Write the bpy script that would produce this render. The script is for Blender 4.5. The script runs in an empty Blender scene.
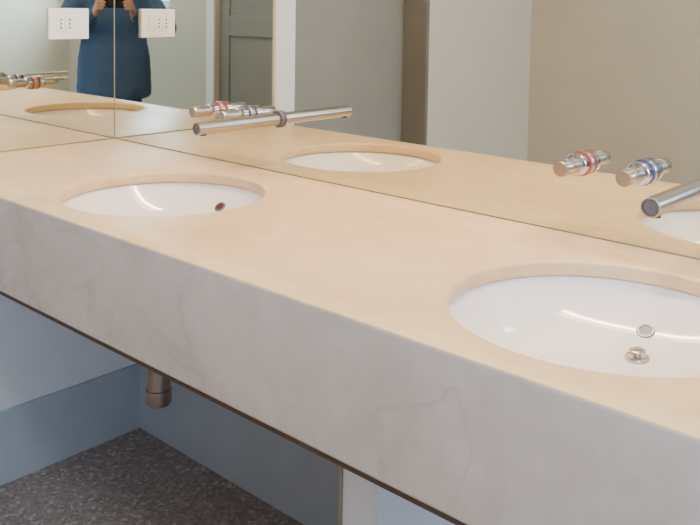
import bpy, bmesh, math
from mathutils import Vector, Matrix
H=0.40
ZC=0.90
D=1.463*H
LEN=2.42
AH=0.198
S=bpy.context.scene
COL=S.collection
def srgb(r,g,b):
    f=lambda c:(c/255/12.92) if c/255<=0.04045 else ((c/255+0.055)/1.055)**2.4
    return (f(r),f(g),f(b),1)
# ---------- materials
def mat(name,col,rough=0.5,metal=0.0,noise=0.0,scale=5,bump=0.0,spec=0.5,coat=0):
    m=bpy.data.materials.new(name); m.use_nodes=True
    nt=m.node_tree; b=nt.nodes['Principled BSDF']
    b.inputs['Base Color'].default_value=col
    b.inputs['Roughness'].default_value=rough
    b.inputs['Metallic'].default_value=metal
    b.inputs['Specular IOR Level'].default_value=spec
    b.inputs['Coat Weight'].default_value=coat
    if noise>0 or bump>0:
        tc=nt.nodes.new('ShaderNodeTexCoord')
        n=nt.nodes.new('ShaderNodeTexNoise'); n.inputs['Scale'].default_value=scale; n.inputs['Detail'].default_value=6
        nt.links.new(tc.outputs['Object'],n.inputs['Vector'])
        if noise>0:
            r=nt.nodes.new('ShaderNodeValToRGB')
            r.color_ramp.elements[0].position=0.3; r.color_ramp.elements[1].position=0.7
            r.color_ramp.elements[0].color=[c*(1-noise) for c in col[:3]]+[1]
            r.color_ramp.elements[1].color=[min(1,c*(1+noise*0.5)) for c in col[:3]]+[1]
            nt.links.new(n.outputs['Fac'],r.inputs['Fac'])
            nt.links.new(r.outputs['Color'],b.inputs['Base Color'])
        if bump>0:
            bp=nt.nodes.new('ShaderNodeBump'); bp.inputs['Strength'].default_value=bump; bp.inputs['Distance'].default_value=0.01
            nt.links.new(n.outputs['Fac'],bp.inputs['Height']); nt.links.new(bp.outputs['Normal'],b.inputs['Normal'])
    return m
def marble(name,c0,c1,vein,vs):
    m=bpy.data.materials.new(name); m.use_nodes=True
    nt=m.node_tree; L=nt.links; b=nt.nodes['Principled BSDF']
    tc=nt.nodes.new('ShaderNodeTexCoord')
    n1=nt.nodes.new('ShaderNodeTexNoise'); n1.inputs['Scale'].default_value=4.2; n1.inputs['Detail'].default_value=8; n1.inputs['Roughness'].default_value=0.6; n1.inputs['Distortion'].default_value=0.6
    L.new(tc.outputs['Object'],n1.inputs['Vector'])
    r1=nt.nodes.new('ShaderNodeValToRGB')
    r1.color_ramp.elements[0].position=0.30; r1.color_ramp.elements[0].color=srgb(*c0)
    r1.color_ramp.elements[1].position=0.70; r1.color_ramp.elements[1].color=srgb(*c1)
    L.new(n1.outputs['Fac'],r1.inputs['Fac'])
    n2=nt.nodes.new('ShaderNodeTexNoise'); n2.inputs['Scale'].default_value=3.4; n2.inputs['Detail'].default_value=5; n2.inputs['Distortion'].default_value=1.0
    L.new(tc.outputs['Object'],n2.inputs['Vector'])
    sub=nt.nodes.new('ShaderNodeMath'); sub.operation='SUBTRACT'; sub.inputs[1].default_value=0.5; L.new(n2.outputs['Fac'],sub.inputs[0])
    ab=nt.nodes.new('ShaderNodeMath'); ab.operation='ABSOLUTE'; L.new(sub.outputs[0],ab.inputs[0])
    r2=nt.nodes.new('ShaderNodeValToRGB')
    r2.color_ramp.elements[0].position=0.0; r2.color_ramp.elements[0].color=(vs,vs,vs,1)
    r2.color_ramp.elements[1].position=0.024; r2.color_ramp.elements[1].color=(0,0,0,1)
    L.new(ab.outputs[0],r2.inputs['Fac'])
    n4=nt.nodes.new('ShaderNodeTexNoise'); n4.inputs['Scale'].default_value=6; n4.inputs['Detail'].default_value=2
    L.new(tc.outputs['Object'],n4.inputs['Vector'])
    r4=nt.nodes.new('ShaderNodeValToRGB'); r4.color_ramp.elements[0].position=0.45; r4.color_ramp.elements[1].position=0.62
    L.new(n4.outputs['Fac'],r4.inputs['Fac'])
    mu=nt.nodes.new('ShaderNodeMath'); mu.operation='MULTIPLY'; L.new(r2.outputs['Color'],mu.inputs[0]); L.new(r4.outputs['Color'],mu.inputs[1])
    n3=nt.nodes.new('ShaderNodeTexNoise'); n3.inputs['Scale'].default_value=30; n3.inputs['Detail'].default_value=4
    L.new(tc.outputs['Object'],n3.inputs['Vector'])
    mx=nt.nodes.new('ShaderNodeMix'); mx.data_type='RGBA'
    L.new(mu.outputs[0],mx.inputs['Factor']); L.new(r1.outputs['Color'],mx.inputs['A']); mx.inputs['B'].default_value=srgb(*vein)
    mx2=nt.nodes.new('ShaderNodeMix'); mx2.data_type='RGBA'; mx2.blend_type='OVERLAY'; mx2.inputs['Factor'].default_value=0.15
    L.new(mx.outputs['Result'],mx2.inputs['A']); L.new(n3.outputs['Fac'],mx2.inputs['B'])
    L.new(mx2.outputs['Result'],b.inputs['Base Color'])
    b.inputs['Roughness'].default_value=0.36; b.inputs['Specular IOR Level'].default_value=0.4
    return m
def terrazzo():
    m=bpy.data.materials.new('terrazzo'); m.use_nodes=True
    nt=m.node_tree; L=nt.links; b=nt.nodes['Principled BSDF']
    tc=nt.nodes.new('ShaderNodeTexCoord')
    v=nt.nodes.new('ShaderNodeTexVoronoi'); v.inputs['Scale'].default_value=115; v.inputs['Randomness'].default_value=1
    L.new(tc.outputs['Object'],v.inputs['Vector'])
    sp=nt.nodes.new('ShaderNodeSeparateColor'); L.new(v.outputs['Color'],sp.inputs['Color'])
    r=nt.nodes.new('ShaderNodeValToRGB'); r.color_ramp.interpolation='CONSTANT'
    cs=[(0,(144,133,127)),(0.35,(153,142,136)),(0.6,(130,119,114)),(0.78,(164,154,147)),(0.92,(184,176,170))]
    e=r.color_ramp.elements; e[0].position=0; e[0].color=srgb(*cs[0][1]); e[1].position=cs[1][0]; e[1].color=srgb(*cs[1][1])
    for p,c in cs[2:]:
        k=e.new(p); k.color=srgb(*c)
    L.new(sp.outputs['Red'],r.inputs['Fac']); L.new(r.outputs['Color'],b.inputs['Base Color'])
    b.inputs['Roughness'].default_value=0.45
    return m
M=dict(
 marble=marble('cream_marble_warm_lit',(207,176,133),(223,195,155),(150,130,106),0.10),  # top of the stone, warm lamp light put into the colour
 apron=marble('cream_marble_cool_lit',(197,186,176),(215,206,197),(136,126,120),0.20),  # same stone and finish, greyed to paint in cool daylight on the apron
 floor=terrazzo(),
 wall=mat('wall_plaster',srgb(206,194,174),0.8,noise=0.04,scale=3,bump=0.03),
 wallw=mat('wall_white_paint',srgb(226,230,236),0.75,noise=0.03,scale=4),
 wallg=mat('wall_grey_plaster',srgb(218,211,199),0.8,noise=0.03,scale=3),
 skirt=mat('skirting_bluegrey',srgb(174,185,197),0.5,noise=0.06,scale=8),
 ceil=mat('ceiling_paint',srgb(235,232,226),0.9,noise=0.02),
 trim=mat('trim_white',srgb(234,236,238),0.5,noise=0.02),
 door=mat('door_grey',srgb(150,146,140),0.55,noise=0.05,scale=6),
 door2=mat('door_dark_grey',srgb(134,130,123),0.55,noise=0.05,scale=6),
 jamb=mat('door_jamb_brown',srgb(128,121,111),0.6,noise=0.06),
 ceram=mat('white_ceramic',srgb(238,229,226),0.10,noise=0.01,coat=0.5),
 chrome=mat('chrome',srgb(195,190,185),0.17,1.0,noise=0.03,scale=20),
 satin=mat('satin_steel',srgb(182,172,160),0.28,1.0,noise=0.04,scale=30),
 steel=mat('brushed_steel_warm',srgb(160,150,142),0.4,1.0,noise=0.08,scale=30),
 angle=mat('bronzed_steel',srgb(96,80,66),0.5,0.6,noise=0.08,scale=30),
 dark=mat('dark_gap',srgb(48,42,38),0.7,noise=0.1),
 grey=mat('grey_rubber',srgb(90,88,90),0.5,noise=0.05),
 ovr=mat('overflow_ring_metal',srgb(120,124,132),0.4,0.7,noise=0.05),
 ovh=mat('overflow_cap',srgb(108,118,134),0.4,noise=0.05),
 ovd=mat('overflow_opening',srgb(82,34,30),0.5,noise=0.05),
 red=mat('red_ring',srgb(170,52,40),0.4,noise=0.05),
 blue=mat('blue_ring',srgb(48,66,120),0.4,noise=0.05),
 plast=mat('white_plastic',srgb(240,238,234),0.35,noise=0.01),
 seam=mat('mirror_edge_glass',srgb(150,140,118),0.4,noise=0.1),
 shirt=mat('blue_jacket',srgb(62,88,126),0.85,noise=0.15,scale=12),
 jeans=mat('denim',srgb(52,78,122),0.85,noise=0.2,scale=20),
 skin=mat('skin',srgb(190,145,120),0.55,noise=0.05),
 hair=mat('hair_brown',srgb(55,38,28),0.6,noise=0.3,scale=40),
 shoe=mat('shoe_leather',srgb(40,36,34),0.5,noise=0.1),
 lens=mat('black_plastic',srgb(18,18,20),0.25,noise=0.05),
)
mm=bpy.data.materials.new('mirror_silver'); mm.use_nodes=True
b=mm.node_tree.nodes['Principled BSDF']; b.inputs['Base Color'].default_value=(0.75,0.755,0.66,1); b.inputs['Metallic'].default_value=1; b.inputs['Roughness'].default_value=0.012
M['mirror']=mm
def emis(name,col,st):
    m=bpy.data.materials.new(name); m.use_nodes=True
    b=m.node_tree.nodes['Principled BSDF']; b.inputs['Emission Color'].default_value=col; b.inputs['Emission Strength'].default_value=st
    return m
M['lampw']=emis('lamp_diffuser',(1,0.8,0.55,1),4)
# ---------- mesh helpers
def link(me,name,m,parent=None,smooth=False):
    o=bpy.data.objects.new(name,me); COL.objects.link(o)
    if m is not None: me.materials.append(m)
    if parent is not None: o.parent=parent
    if smooth:
        for p in me.polygons: p.use_smooth=True
    return o
def empty(name,loc=(0,0,0)):
    o=bpy.data.objects.new(name,None); COL.objects.link(o); o.location=loc; o.empty_display_size=0.1
    return o
def box(name,x0,x1,y0,y1,z0,z1,m,parent=None,bev=0.0):
    bm=bmesh.new()
    bmesh.ops.create_cube(bm,size=1)
    for v in bm.verts:
        v.co=Vector(((x0+x1)/2+v.co.x*(x1-x0),(y0+y1)/2+v.co.y*(y1-y0),(z0+z1)/2+v.co.z*(z1-z0)))
    if bev>0: bmesh.ops.bevel(bm,geom=bm.edges[:],offset=bev,segments=3,profile=0.5,affect='EDGES')
    me=bpy.data.meshes.new(name); bm.to_mesh(me); bm.free()
    return link(me,name,m,parent)
def lathe(name,prof,m,mat4=Matrix.Identity(4),seg=64,parent=None,smooth=True):
    bm=bmesh.new(); rings=[]
    for r,z in prof:
        if r<1e-6: rings.append([bm.verts.new(mat4@Vector((0,0,z)))])
        else: rings.append([bm.verts.new(mat4@Vector((r*math.cos(2*math.pi*i/seg),r*math.sin(2*math.pi*i/seg),z))) for i in range(seg)])
    for a,c in zip(rings,rings[1:]):
        for i in range(seg):
            j=(i+1)%seg
            if len(a)==1 and len(c)==1: continue
            if len(a)==1: bm.faces.new((a[0],c[i],c[j]))
            elif len(c)==1: bm.faces.new((a[i],a[j],c[0]))
            else: bm.faces.new((a[i],a[j],c[j],c[i]))
    bmesh.ops.recalc_face_normals(bm,faces=bm.faces[:])
    me=bpy.data.meshes.new(name); bm.to_mesh(me); bm.free()
    o=link(me,name,m,parent,smooth)
    if smooth: me.set_sharp_from_angle(angle=math.radians(40))
    return o
# ---------- counter
YB=0.094
YC=YB-0.001
LIP=0.026
sinks=[1.722*H,4.205*H]; SY=-0.787*H; R=0.530*H
bm=bmesh.new()
prof=[(YC,ZC),(-D,ZC),(-D,ZC-AH),(-D+0.022,ZC-AH),(-D+0.022,ZC-LIP),(YC,ZC-LIP)]
A=[bm.verts.new((0.001,y,z)) for y,z in prof]; B=[bm.verts.new((LEN,y,z)) for y,z in prof]
n=len(prof)
bm.faces.new(A); bm.faces.new(B[::-1])
for i in range(n):
    bm.faces.new((A[i],B[i],B[(i+1)%n],A[(i+1)%n]))
bmesh.ops.recalc_face_normals(bm,faces=bm.faces[:])
me=bpy.data.meshes.new('top_slab'); bm.to_mesh(me); bm.free()
slab=link(me,'tmp_slab',M['marble'])
cut=[]
for sx in sinks:
    c=lathe('cut',[(0,-0.1),(R,-0.1),(R,0.1),(0,0.1)],None,Matrix.Translation((sx,SY,ZC)),128,smooth=False); cut.append(c)
    md=slab.modifiers.new('b','BOOLEAN'); md.object=c; md.operation='DIFFERENCE'; md.solver='EXACT'
bv=slab.modifiers.new('bev','BEVEL'); bv.width=0.006; bv.segments=4; bv.limit_method='ANGLE'; bv.angle_limit=math.radians(50)
bpy.context.view_layer.update()
me2=bpy.data.meshes.new_from_object(slab.evaluated_get(bpy.context.evaluated_depsgraph_get()))
for o in cut+[slab]: bpy.data.objects.remove(o)
vanity=empty('vanity_counter')
top=link(me2,'marble_top',None,vanity)
while len(me2.materials)<1: me2.materials.append(M['marble'])
me2.materials.append(M['apron']); ai=len(me2.materials)-1
for p in me2.polygons:
    p.use_smooth=True
    if p.center.y<-D+0.023 and p.normal.z<0.35: p.material_index=ai  # front faces get the cool-lit copy of the marble
me2.set_sharp_from_angle(angle=math.radians(30))
box('marble_end_panel',LEN-0.03,LEN-0.001,-D+0.023,YC,ZC-AH,ZC-LIP-0.001,M['apron'],vanity)
box('steel_angle_front',0.013,LEN,-D+0.004,-D+0.05,ZC-AH-0.007,ZC-AH-0.0005,M['angle'],vanity)
# ---------- sinks
DEP=0.080; RB=R+0.006; Z0=ZC-LIP-0.001
def bz(r): return Z0-DEP*(1-(r/RB)**4)
for sx,ry,ox,mh in ((sinks[0],0.178,-0.034,'ovd'),(sinks[1],0.164,-0.012,'ovh')):
    s=empty('undermount_sink',(0,0,0))
    T=Matrix.Translation((sx,SY,0))
    pr=[(0,bz(0))]+[(RB*i/30,bz(RB*i/30)) for i in range(1,31)]
    out=[(RB+0.012,Z0),(RB+0.012,Z0-0.012)]+[((RB)*i/20+0.009,bz(RB*i/20)-0.014) for i in range(20,0,-1)]+[(0,bz(0)-0.014)]
    lathe('bowl',pr+out,M['ceram'],T,96,s)
    dy=0.108
    Td=Matrix.Translation((sx,SY+dy,bz(dy)))
    lathe('drain_flange',[(0,0.001),(0.012,0.002),(0.0165,0.0035),(0.018,0.001),(0.018,-0.01),(0,-0.01)],M['chrome'],Td,40,s)
    lathe('drain_stopper',[(0,0.014),(0.0085,0.0137),(0.0115,0.012),(0.0115,0.0095),(0.005,0.008),(0.005,0.0),(0,0)],M['satin'],Td,40,s)
    rr=math.hypot(ry,ox); sl=4*DEP*rr**3/RB**4
    nv=Vector((-sl*ox/rr,-sl*ry/rr,1)).normalized()
    q=nv.to_track_quat('Z','Y').to_matrix().to_4x4()
    To=Matrix.Translation((sx+ox,SY+ry,bz(rr)))@q
    lathe('overflow_ring',[(0.009,0.001),(0.0095,0.0025),(0.0125,0.0025),(0.014,0.0),(0.014,-0.004),(0.009,-0.004),(0.009,0.001)],M['ovr'],To,36,s)
    lathe('overflow_hole',[(0,0.0012),(0.0092,0.0012),(0.0092,-0.003),(0,-0.003)],M[mh],To,36,s)
    px=sx-0.004; py=SY-0.012
    tr=empty('sink_bottle_trap')
    lathe('tailpiece',[(0,Z0-DEP-0.014),(0.016,Z0-DEP-0.014),(0.016,0.58),(0,0.58)],M['steel'],Matrix.Translation((px,py,0)),32,tr)
    lathe('trap_body',[(0,0.60),(0.019,0.60),(0.025,0.594),(0.025,0.475),(0.0275,0.474),(0.0275,0.447),(0.023,0.440),(0,0.440)],M['steel'],Matrix.Translation((px,py,0)),40,tr)
    yl=YB-py
    lathe('outlet_pipe',[(0,0.0),(0.014,0.0),(0.014,yl-0.012),(0.028,yl-0.011),(0.028,yl-0.001),(0,yl-0.001)],M['steel'],Matrix.Translation((px,py,0.57))@Matrix.Rotation(-math.pi/2,4,'X'),32,tr)
# ---------- mirrors
mb=empty('wall_mirror')
box('mirror_glass',0.004,LEN,0.0,0.005,ZC+0.003,2.05,M['mirror'],mb)
box('mirror_backing',0.002,LEN,0.0051,YB,ZC+0.001,2.05,M['trim'],mb)
box('bottom_joint',0.004,LEN,-0.001,0.005,ZC+0.0005,ZC+0.0025,M['seam'],mb)
ml=empty('wall_mirror')
box('mirror_glass',0.0005,0.0045,-0.63,-0.0,ZC+0.003,2.05,M['mirror'],ml)
box('bottom_joint',0.0005,0.006,-D,-0.0,ZC+0.0005,ZC+0.0025,M['seam'],ml)
box('corner_joint',0.0045,0.0056,-0.0014,-0.0003,ZC+0.003,2.05,M['seam'],ml)
# ---------- taps
def pipeY(name,x,z,prof,m,parent,y0=0.0,seg=40):
    return lathe(name,prof,m,Matrix.Translation((x,y0,z))@Matrix.Rotation(math.pi/2,4,'X'),seg,parent)
ZT=ZC+0.322*H
for sx,off in zip(sinks,(0.016,0.026)):
    t=empty('wall_mounted_tap')
    x=sx+off; L=0.245
    pipeY('spout_escutcheon',x,ZT,[(0,0.0),(0.020,0.0),(0.0205,0.001),(0.0205,0.006),(0.019,0.008),(0,0.008)],M['grey'],t)
    pipeY('spout',x,ZT,[(0,0.007),(0.0145,0.007),(0.0145,L-0.001),(0.0135,L),(0.0115,L),(0.011,L-0.004),(0,L-0.004)],M['satin'],t)
    pipeY('spout_end_insert',x,ZT,[(0.0,L-0.0042),(0.0108,L-0.0042),(0.0108,L-0.002),(0,L-0.002)],M['grey'],t)
    lathe('aerator',[(0,0),(0.008,0),(0.008,0.003),(0,0.003)],M['dark'],Matrix.Translation((x,-L+0.018,ZT-0.0160)),24,t)
    for dx,mc,nm in ((-0.224,'red','hot'),(-0.112,'blue','cold')):
        kx=x+dx; kz=ZT+0.001
        pipeY(nm+'_escutcheon',kx,kz,[(0,0),(0.022,0),(0.022,0.006),(0.021,0.008),(0,0.008)],M['satin'],t)
        pipeY(nm+'_ring',kx,kz,[(0,0.0075),(0.0218,0.0075),(0.0218,0.0135),(0,0.0135)],M[mc],t)
        pipeY(nm+'_collar',kx,kz,[(0,0.013),(0.0205,0.013),(0.0205,0.028),(0.018,0.030),(0,0.030)],M['chrome'],t)
        pipeY(nm+'_knob',kx,kz,[(0,0.029),(0.0135,0.029),(0.0135,0.060),(0.0125,0.061),(0.0125,0.063),(0.0135,0.064),(0.0135,0.083),(0.0125,0.0845),(0,0.0845)],M['satin'],t)
# ---------- socket on the left mirror
so=empty('wall_socket_plate')
cy,cz=-0.148,1.237
box('cover_plate',0.0046,0.013,cy-0.061,cy+0.061,cz-0.043,cz+0.043,M['plast'],so,0.003)
for i in (-1,0,1):
    yy=cy+i*0.026
    box('module_%d'%(i+2),0.0125,0.0150,yy-0.0118,yy+0.0118,cz-0.023,cz+0.023,M['trim'],so,0.001)
    if i!=1:
        for zz in (-0.011,0,0.011):
            lathe('pin_hole',[(0,0.0),(0.0027,0.0),(0.0027,0.0006),(0,0.0006)],M['dark'],Matrix.Translation((0.0149,yy,cz+zz))@Matrix.Rotation(math.pi/2,4,'Y'),12,so)
# ---------- room
XR=4.4; YO=-2.37; HT=2.8
box('floor',-0.3,XR+0.15,YO-0.2,YB+0.15,-0.1,0.0,M['floor'])
box('ceiling',-0.3,XR+0.15,YO-0.2,YB+0.15,HT,HT+0.1,M['ceil'])
box('wall_back',-0.2,XR+0.15,YB,YB+0.15,0,HT,M['wallw'])
wl=empty('wall_left')
DY0,DY1=-0.726,-1.53
box('section_a',-0.2,0,DY0,YB,0,HT,M['wallw'],wl)
box('section_b',-0.2,0,YO,DY1,0,HT,M['wallg'],wl)
box('lintel',-0.2,0,DY1,DY0,2.1,HT,M['wallw'],wl)
tl=empty('trim_1')
box('casing_near',0.0005,0.014,DY0+0.001,-0.632,0,2.18,M['trim'],tl,0.002)
box('casing_top',0.0005,0.014,DY1,DY0,2.1,2.18,M['trim'],tl,0.002)
box('jamb_far',-0.126,-0.0,DY1+0.0005,DY1+0.02,0,2.1,M['jamb'],tl)
box('jamb_top',-0.126,-0.0,DY1+0.02,DY0-0.001,2.08,2.0995,M['jamb'],tl)
def door(name,axis,a0,a1,pos,m,depth=0.04,h=2.08,panels=True):
    d=empty(name)
    def bx(n,u0,u1,d0,d1,z0,z1,mt,bev=0.0):
        if axis=='Y': return box(n,pos+d0,pos+d1,u0,u1,z0,z1,mt,d,bev)
        return box(n,u0,u1,pos+d0,pos+d1,z0,z1,mt,d,bev)
    bx('leaf',a0,a1,-depth,0 if panels else 0.012,0.005,h,m)
    if panels:
        s=0.1
        bx('stile_a',a0,a0+s,0,0.012,0.005,h,m,0.002); bx('stile_b',a1-s,a1,0,0.012,0.005,h,m,0.002)
        for z0,z1 in ((0.005,0.2),(1.08,1.22),(h-0.12,h)):
            bx('rail',a0+s,a1-s,0,0.0118,z0,z1,m,0.002)
    return d
d1=door('door_1','Y',DY1+0.021,DY0-0.001,-0.138,M['door'],panels=False)
lathe('door_knob',[(0,0),(0.012,0),(0.012,0.035),(0.025,0.04),(0.028,0.055),(0.02,0.07),(0,0.072)],M['chrome'],Matrix.Translation((-0.127,DY0-0.06,0.88))@Matrix.Rotation(math.pi/2,4,'Y'),24,d1)
OX0,OX1=1.70,2.47
WX0,WX1,WZ0,WZ1=3.0,4.1,1.27,2.25
wo=empty('wall_opposite')
box('section_a',-0.2,OX0,YO-0.2,YO,0,HT,M['wall'],wo)
box('section_b',OX1,WX0,YO-0.2,YO,0,HT,M['wall'],wo)
box('over_door',OX0,OX1,YO-0.2,YO,2.1,HT,M['wall'],wo)
box('under_window',WX0,WX1,YO-0.2,YO,0,WZ0,M['wall'],wo)
box('over_window',WX0,WX1,YO-0.2,YO,WZ1,HT,M['wall'],wo)
box('section_c',WX1,XR+0.15,YO-0.2,YO,0,HT,M['wall'],wo)
d2=door('door_2','X',OX0+0.001,OX1-0.001,YO-0.05,M['door2'])
lathe('door_knob',[(0,0),(0.012,0),(0.012,0.035),(0.025,0.04),(0.028,0.055),(0.02,0.07),(0,0.072)],M['chrome'],Matrix.Translation((OX0+0.06,YO-0.038,1.01))@Matrix.Rotation(-math.pi/2,4,'X'),24,d2)
t2=empty('trim_2')
box('casing_l',OX0-0.08,OX0,YO+0.0005,YO+0.015,0,2.18,M['trim'],t2,0.002)
box('casing_r',OX1,OX1+0.08,YO+0.0005,YO+0.015,0,2.18,M['trim'],t2,0.002)
box('casing_t',OX0,OX1,YO+0.0005,YO+0.015,2.1,2.18,M['trim'],t2,0.002)
box('wall_right',XR,XR+0.15,YO,YB,0,HT,M['wall'])
w=empty('window_1')
f=0.05
box('sill',WX0-0.03,WX1+0.03,YO-0.1,YO+0.03,WZ0-0.03,WZ0,M['trim'],w)
for a in ((WX0,WX0+f),(WX1-f,WX1),((WX0+WX1)/2-f/2,(WX0+WX1)/2+f/2)):
    box('stile',a[0],a[1],YO-0.12,YO-0.07,WZ0,WZ1,M['trim'],w)
for a in ((WZ0,WZ0+f),(WZ1-f,WZ1)):
    box('rail',WX0+f,WX1-f,YO-0.12,YO-0.07,a[0],a[1],M['trim'],w)
box('baseboard_left',0.0,0.012,-0.63,YB,0,0.2,M['skirt'])
box('baseboard_back',0.012,XR,YB-0.012,YB,0,0.2,M['skirt'])
box('baseboard_right',XR-0.012,XR,YO,YB-0.012,0,0.2,M['skirt'])
box('baseboard_opposite',0.0,OX0-0.08,YO,YO+0.012,0,0.2,M['skirt'])
pt=empty('partition_support')
px0,px1,pyf=3.36*H,3.53*H,-1.16*H
box('partition_body',px0,px1,pyf,YB-0.012,0,ZC-LIP-0.0005,M['wallw'],pt)
box('corner_profile',px0-0.004,px0+0.001,pyf-0.003,pyf+0.006,0,ZC-LIP-0.0005,M['seam'],pt)
# ---------- lamps
vl=empty('vanity_light')
box('housing',0.35,2.05,-0.10,-0.0,2.20,2.26,M['trim'],vl,0.004)
box('wall_arm',1.1,1.3,0.0,YB,2.21,2.25,M['chrome'],vl)
box('diffuser',0.37,2.03,-0.09,-0.01,2.19,2.199,M['lampw'],vl)
def area(name,loc,rot,sx,sy,p,c,parent=None):
    l=bpy.data.lights.new(name,'AREA'); l.shape='RECTANGLE'; l.size=sx; l.size_y=sy; l.energy=p; l.color=c
    o=bpy.data.objects.new(name,l); COL.objects.link(o); o.location=loc; o.rotation_euler=rot
    if parent: o.parent=parent
    return o
area('vanity_tube',(1.2,-0.05,2.185),(0,0,0),1.6,0.06,39,(1,0.68,0.34),vl)
cl=empty('added_fill_lamp')  # unseen fixture, added as cool-white fill for the apron
lathe('added_fill_lamp_body',[(0,HT-0.06),(0.16,HT-0.06),(0.19,HT-0.04),(0.19,HT),(0,HT)],M['plast'],Matrix.Translation((2.0,-1.7,0)),48,cl)
area('added_fill_bulb',(2.0,-1.7,HT-0.07),(0,0,0),0.3,0.3,24,(0.95,0.95,1.0),cl)  # added fill light, brightens the apron front
area('window_daylight',((WX0+WX1)/2,YO-0.22,(WZ0+WZ1)/2),(math.radians(90),0,0),1.05,0.9,260,(0.50,0.68,1.0))
wd=bpy.data.worlds.new('world'); S.world=wd; wd.use_nodes=True
wd.node_tree.nodes['Background'].inputs[0].default_value=(0.55,0.72,1,1); wd.node_tree.nodes['Background'].inputs[1].default_value=1.0
# ---------- photographer (real figure behind the camera, reflected in the mirror corner)
CAM=Vector((5.44*H,-3.467*H,ZC+H))
ph=empty('photographer')
fd=Vector((-0.843,0.537,0)).normalized()
PB=CAM-fd*0.40; PB.z=0
rt=Vector((fd.y,-fd.x,0))
def W(x,y,z): return PB+rt*x+fd*y+Vector((0,0,z))
rot=Matrix((rt,fd,Vector((0,0,1)))).transposed().to_4x4()
def unit(u,v):
    vs=[(0,0,1)]; fs=[]
    for j in range(1,v):
        for i in range(u):
            a=math.pi*j/v; c=2*math.pi*i/u
            vs.append((math.sin(a)*math.cos(c),math.sin(a)*math.sin(c),math.cos(a)))
    vs.append((0,0,-1))
    for i in range(u): fs.append((0,1+i,1+(i+1)%u))
    for j in range(v-2):
        for i in range(u):
            a=1+j*u; fs.append((a+i,a+u+i,a+u+(i+1)%u,a+(i+1)%u))
    a=1+(v-2)*u; k=len(vs)-1
    for i in range(u): fs.append((a+i,k,a+(i+1)%u))
    return vs,fs
UV,UF=unit(12,8)
def blob(name,chains,m,voxel,smooth=3):
    V=[];F=[]
    for ch in chains:
        for (p,a),(q,c) in zip(ch,ch[1:]):
            p=Vector(p);q=Vector(q)
            a=a if isinstance(a,tuple) else (a,a,a); c=c if isinstance(c,tuple) else (c,c,c)
            nn=max(2,int((q-p).length/(min(min(a),min(c))*0.35))+1)
            for i in range(nn+1):
                t=i/nn; r=[a[j]*(1-t)+c[j]*t for j in range(3)]; o=p.lerp(q,t); base=len(V)
                for x,y,z in UV: V.append(tuple(W(o.x+x*r[0],o.y+y*r[1],o.z+z*r[2])))
                for f in UF: F.append(tuple(base+k for k in f))
    me=bpy.data.meshes.new(name); me.from_pydata(V,[],F); me.update()
    o=link(me,name,None)
    r=o.modifiers.new('r','REMESH'); r.mode='VOXEL'; r.voxel_size=voxel
    s=o.modifiers.new('s','SMOOTH'); s.iterations=smooth; s.factor=0.6
    bpy.context.view_layer.update()
    m2=bpy.data.meshes.new_from_object(o.evaluated_get(bpy.context.evaluated_depsgraph_get()))
    bpy.data.objects.remove(o)
    return link(m2,name,m,ph,True)
blob('jacket',[
 [((0,0,0.72),(0.235,0.15,0.05)),((0,0,0.95),(0.225,0.14,0.06)),((0,0,1.10),(0.20,0.13,0.06)),((0,0,1.25),(0.20,0.12,0.06)),((0,0,1.36),(0.19,0.115,0.05)),((0,0,1.42),(0.13,0.08,0.04)),((0,0,1.47),(0.065,0.06,0.03))],
 [((-0.17,0,1.38),0.07),((-0.32,0.04,1.14),0.065),((-0.15,0.25,1.20),0.045),((-0.125,0.29,1.225),0.038)],
 [((0.17,0,1.38),0.07),((0.32,0.04,1.14),0.065),((0.15,0.25,1.20),0.045),((0.125,0.29,1.225),0.038)]],M['shirt'],0.014,5)
blob('jeans',[
 [((0,0,0.93),(0.155,0.108,0.04)),((0,0,0.84),(0.175,0.12,0.05))],
 [((-0.09,0,0.84),0.09),((-0.10,0.01,0.48),0.062),((-0.11,-0.01,0.10),0.05)],
 [((0.09,0,0.84),0.09),((0.10,0.01,0.48),0.062),((0.11,-0.01,0.10),0.05)]],M['jeans'],0.014,4)
blob('shoes',[[((-0.11,-0.04,0.04),(0.04,0.04,0.04)),((-0.125,0.13,0.032),(0.045,0.05,0.032))],
 [((0.11,-0.04,0.04),(0.04,0.04,0.04)),((0.125,0.13,0.032),(0.045,0.05,0.032))]],M['shoe'],0.01)
blob('head',[[((0,0.0,1.44),0.055),((0,0.015,1.54),0.05)],
 [((0,0.02,1.62),(0.072,0.09,0.085)),((0,0.02,1.66),(0.075,0.095,0.085))],
 [((0,0.05,1.565),(0.045,0.05,0.03)),((0,0.06,1.56),(0.03,0.05,0.025))],
 [((0,0.112,1.64),0.01),((0,0.125,1.61),0.013)],
 [((-0.077,0.01,1.64),(0.01,0.018,0.03)),((-0.079,0.01,1.63),(0.01,0.015,0.025))],
 [((0.077,0.01,1.64),(0.01,0.018,0.03)),((0.079,0.01,1.63),(0.01,0.015,0.025))]],M['skin'],0.007,2)
blob('hair',[[((0,0.0,1.69),(0.083,0.098,0.07)),((0,-0.02,1.66),(0.083,0.09,0.08))],[((0,-0.04,1.60),(0.07,0.06,0.06)),((0,-0.04,1.57),(0.06,0.05,0.04))]],M['hair'],0.009,2)
for sgn in (-1,1):
    blob('eye',[[((sgn*0.03,0.1045,1.645),0.009),((sgn*0.03,0.105,1.645),0.009)]],M['plast'],0.003,0)
    blob('pupil',[[((sgn*0.03,0.1125,1.645),0.004),((sgn*0.03,0.1126,1.645),0.004)]],M['lens'],0.0015,0)
blob('mouth',[[((-0.02,0.104,1.578),0.005),((0,0.109,1.577),0.006),((0.02,0.104,1.578),0.005)]],M['red'],0.003,1)
PY=0.385; PZ=1.30
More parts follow.
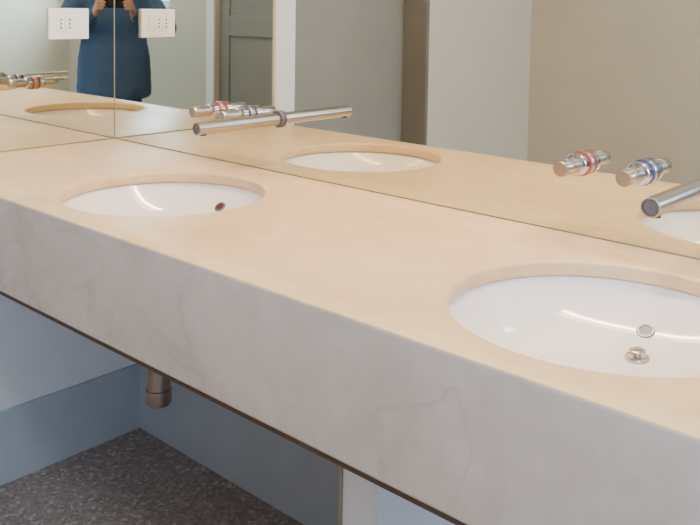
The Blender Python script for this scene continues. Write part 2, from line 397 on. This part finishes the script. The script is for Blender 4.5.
for sgn in (-1,1):
    ch=[[((sgn*0.125,0.25,1.205),0.03),((sgn*0.108,0.30,1.235),(0.02,0.03,0.03)),((sgn*0.098,0.345,1.27),(0.016,0.034,0.034))]]
    for i,(dz,l) in enumerate(((0.032,0.030),(0.012,0.036),(-0.008,0.033),(-0.026,0.024))):
        ch.append([((sgn*0.098,0.36,1.275+dz),0.009),((sgn*0.094,PY+0.014,1.283+dz),0.0085),((sgn*(0.088-l),PY+0.016,1.285+dz),0.007)])
    ch.append([((sgn*0.098,0.335,1.26),0.012),((sgn*0.085,PY-0.018,1.29),0.010),((sgn*0.058,PY-0.014,1.315),0.008)])
    blob('hand_%s'%('l' if sgn<0 else 'r'),ch,M['skin'],0.004,2)
sp=empty('smartphone')
bm=bmesh.new(); bmesh.ops.create_cube(bm,size=1)
TM=Matrix.Translation(W(0,PY,PZ))@rot
for v in bm.verts: v.co=Vector((v.co.x*0.15,v.co.y*0.008,v.co.z*0.072))
bmesh.ops.bevel(bm,geom=bm.edges[:],offset=0.0035,segments=3,affect='EDGES'); bmesh.ops.transform(bm,matrix=TM,verts=bm.verts[:])
me=bpy.data.meshes.new('phone_body'); bm.to_mesh(me); bm.free(); link(me,'phone_body',M['lens'],sp)
lathe('phone_lens',[(0,0),(0.006,0),(0.006,0.0015),(0,0.0015)],M['chrome'],TM@Matrix.Translation((0.0,0.004,0))@Matrix.Rotation(-math.pi/2,4,'X'),24,sp)
# ---------- camera
F0=855.0; PPY=60.0; HOR=5.5
cd=bpy.data.cameras.new('camera'); cam=bpy.data.objects.new('camera',cd); COL.objects.link(cam); S.camera=cam
cd.sensor_width=36; cd.lens=36*F0/700; cd.shift_y=-(262.5-PPY)/700; cd.clip_start=0.01
yaw=math.radians(42.0); pitch=math.atan((PPY-HOR)/F0); roll=math.radians(0.93)
Rm=Matrix.Rotation(yaw,4,'Z')@Matrix.Rotation(math.pi/2-pitch,4,'X')@Matrix.Rotation(roll,4,'Z')
cam.matrix_world=Matrix.Translation(CAM)@Rm
bpy.context.view_layer.update()
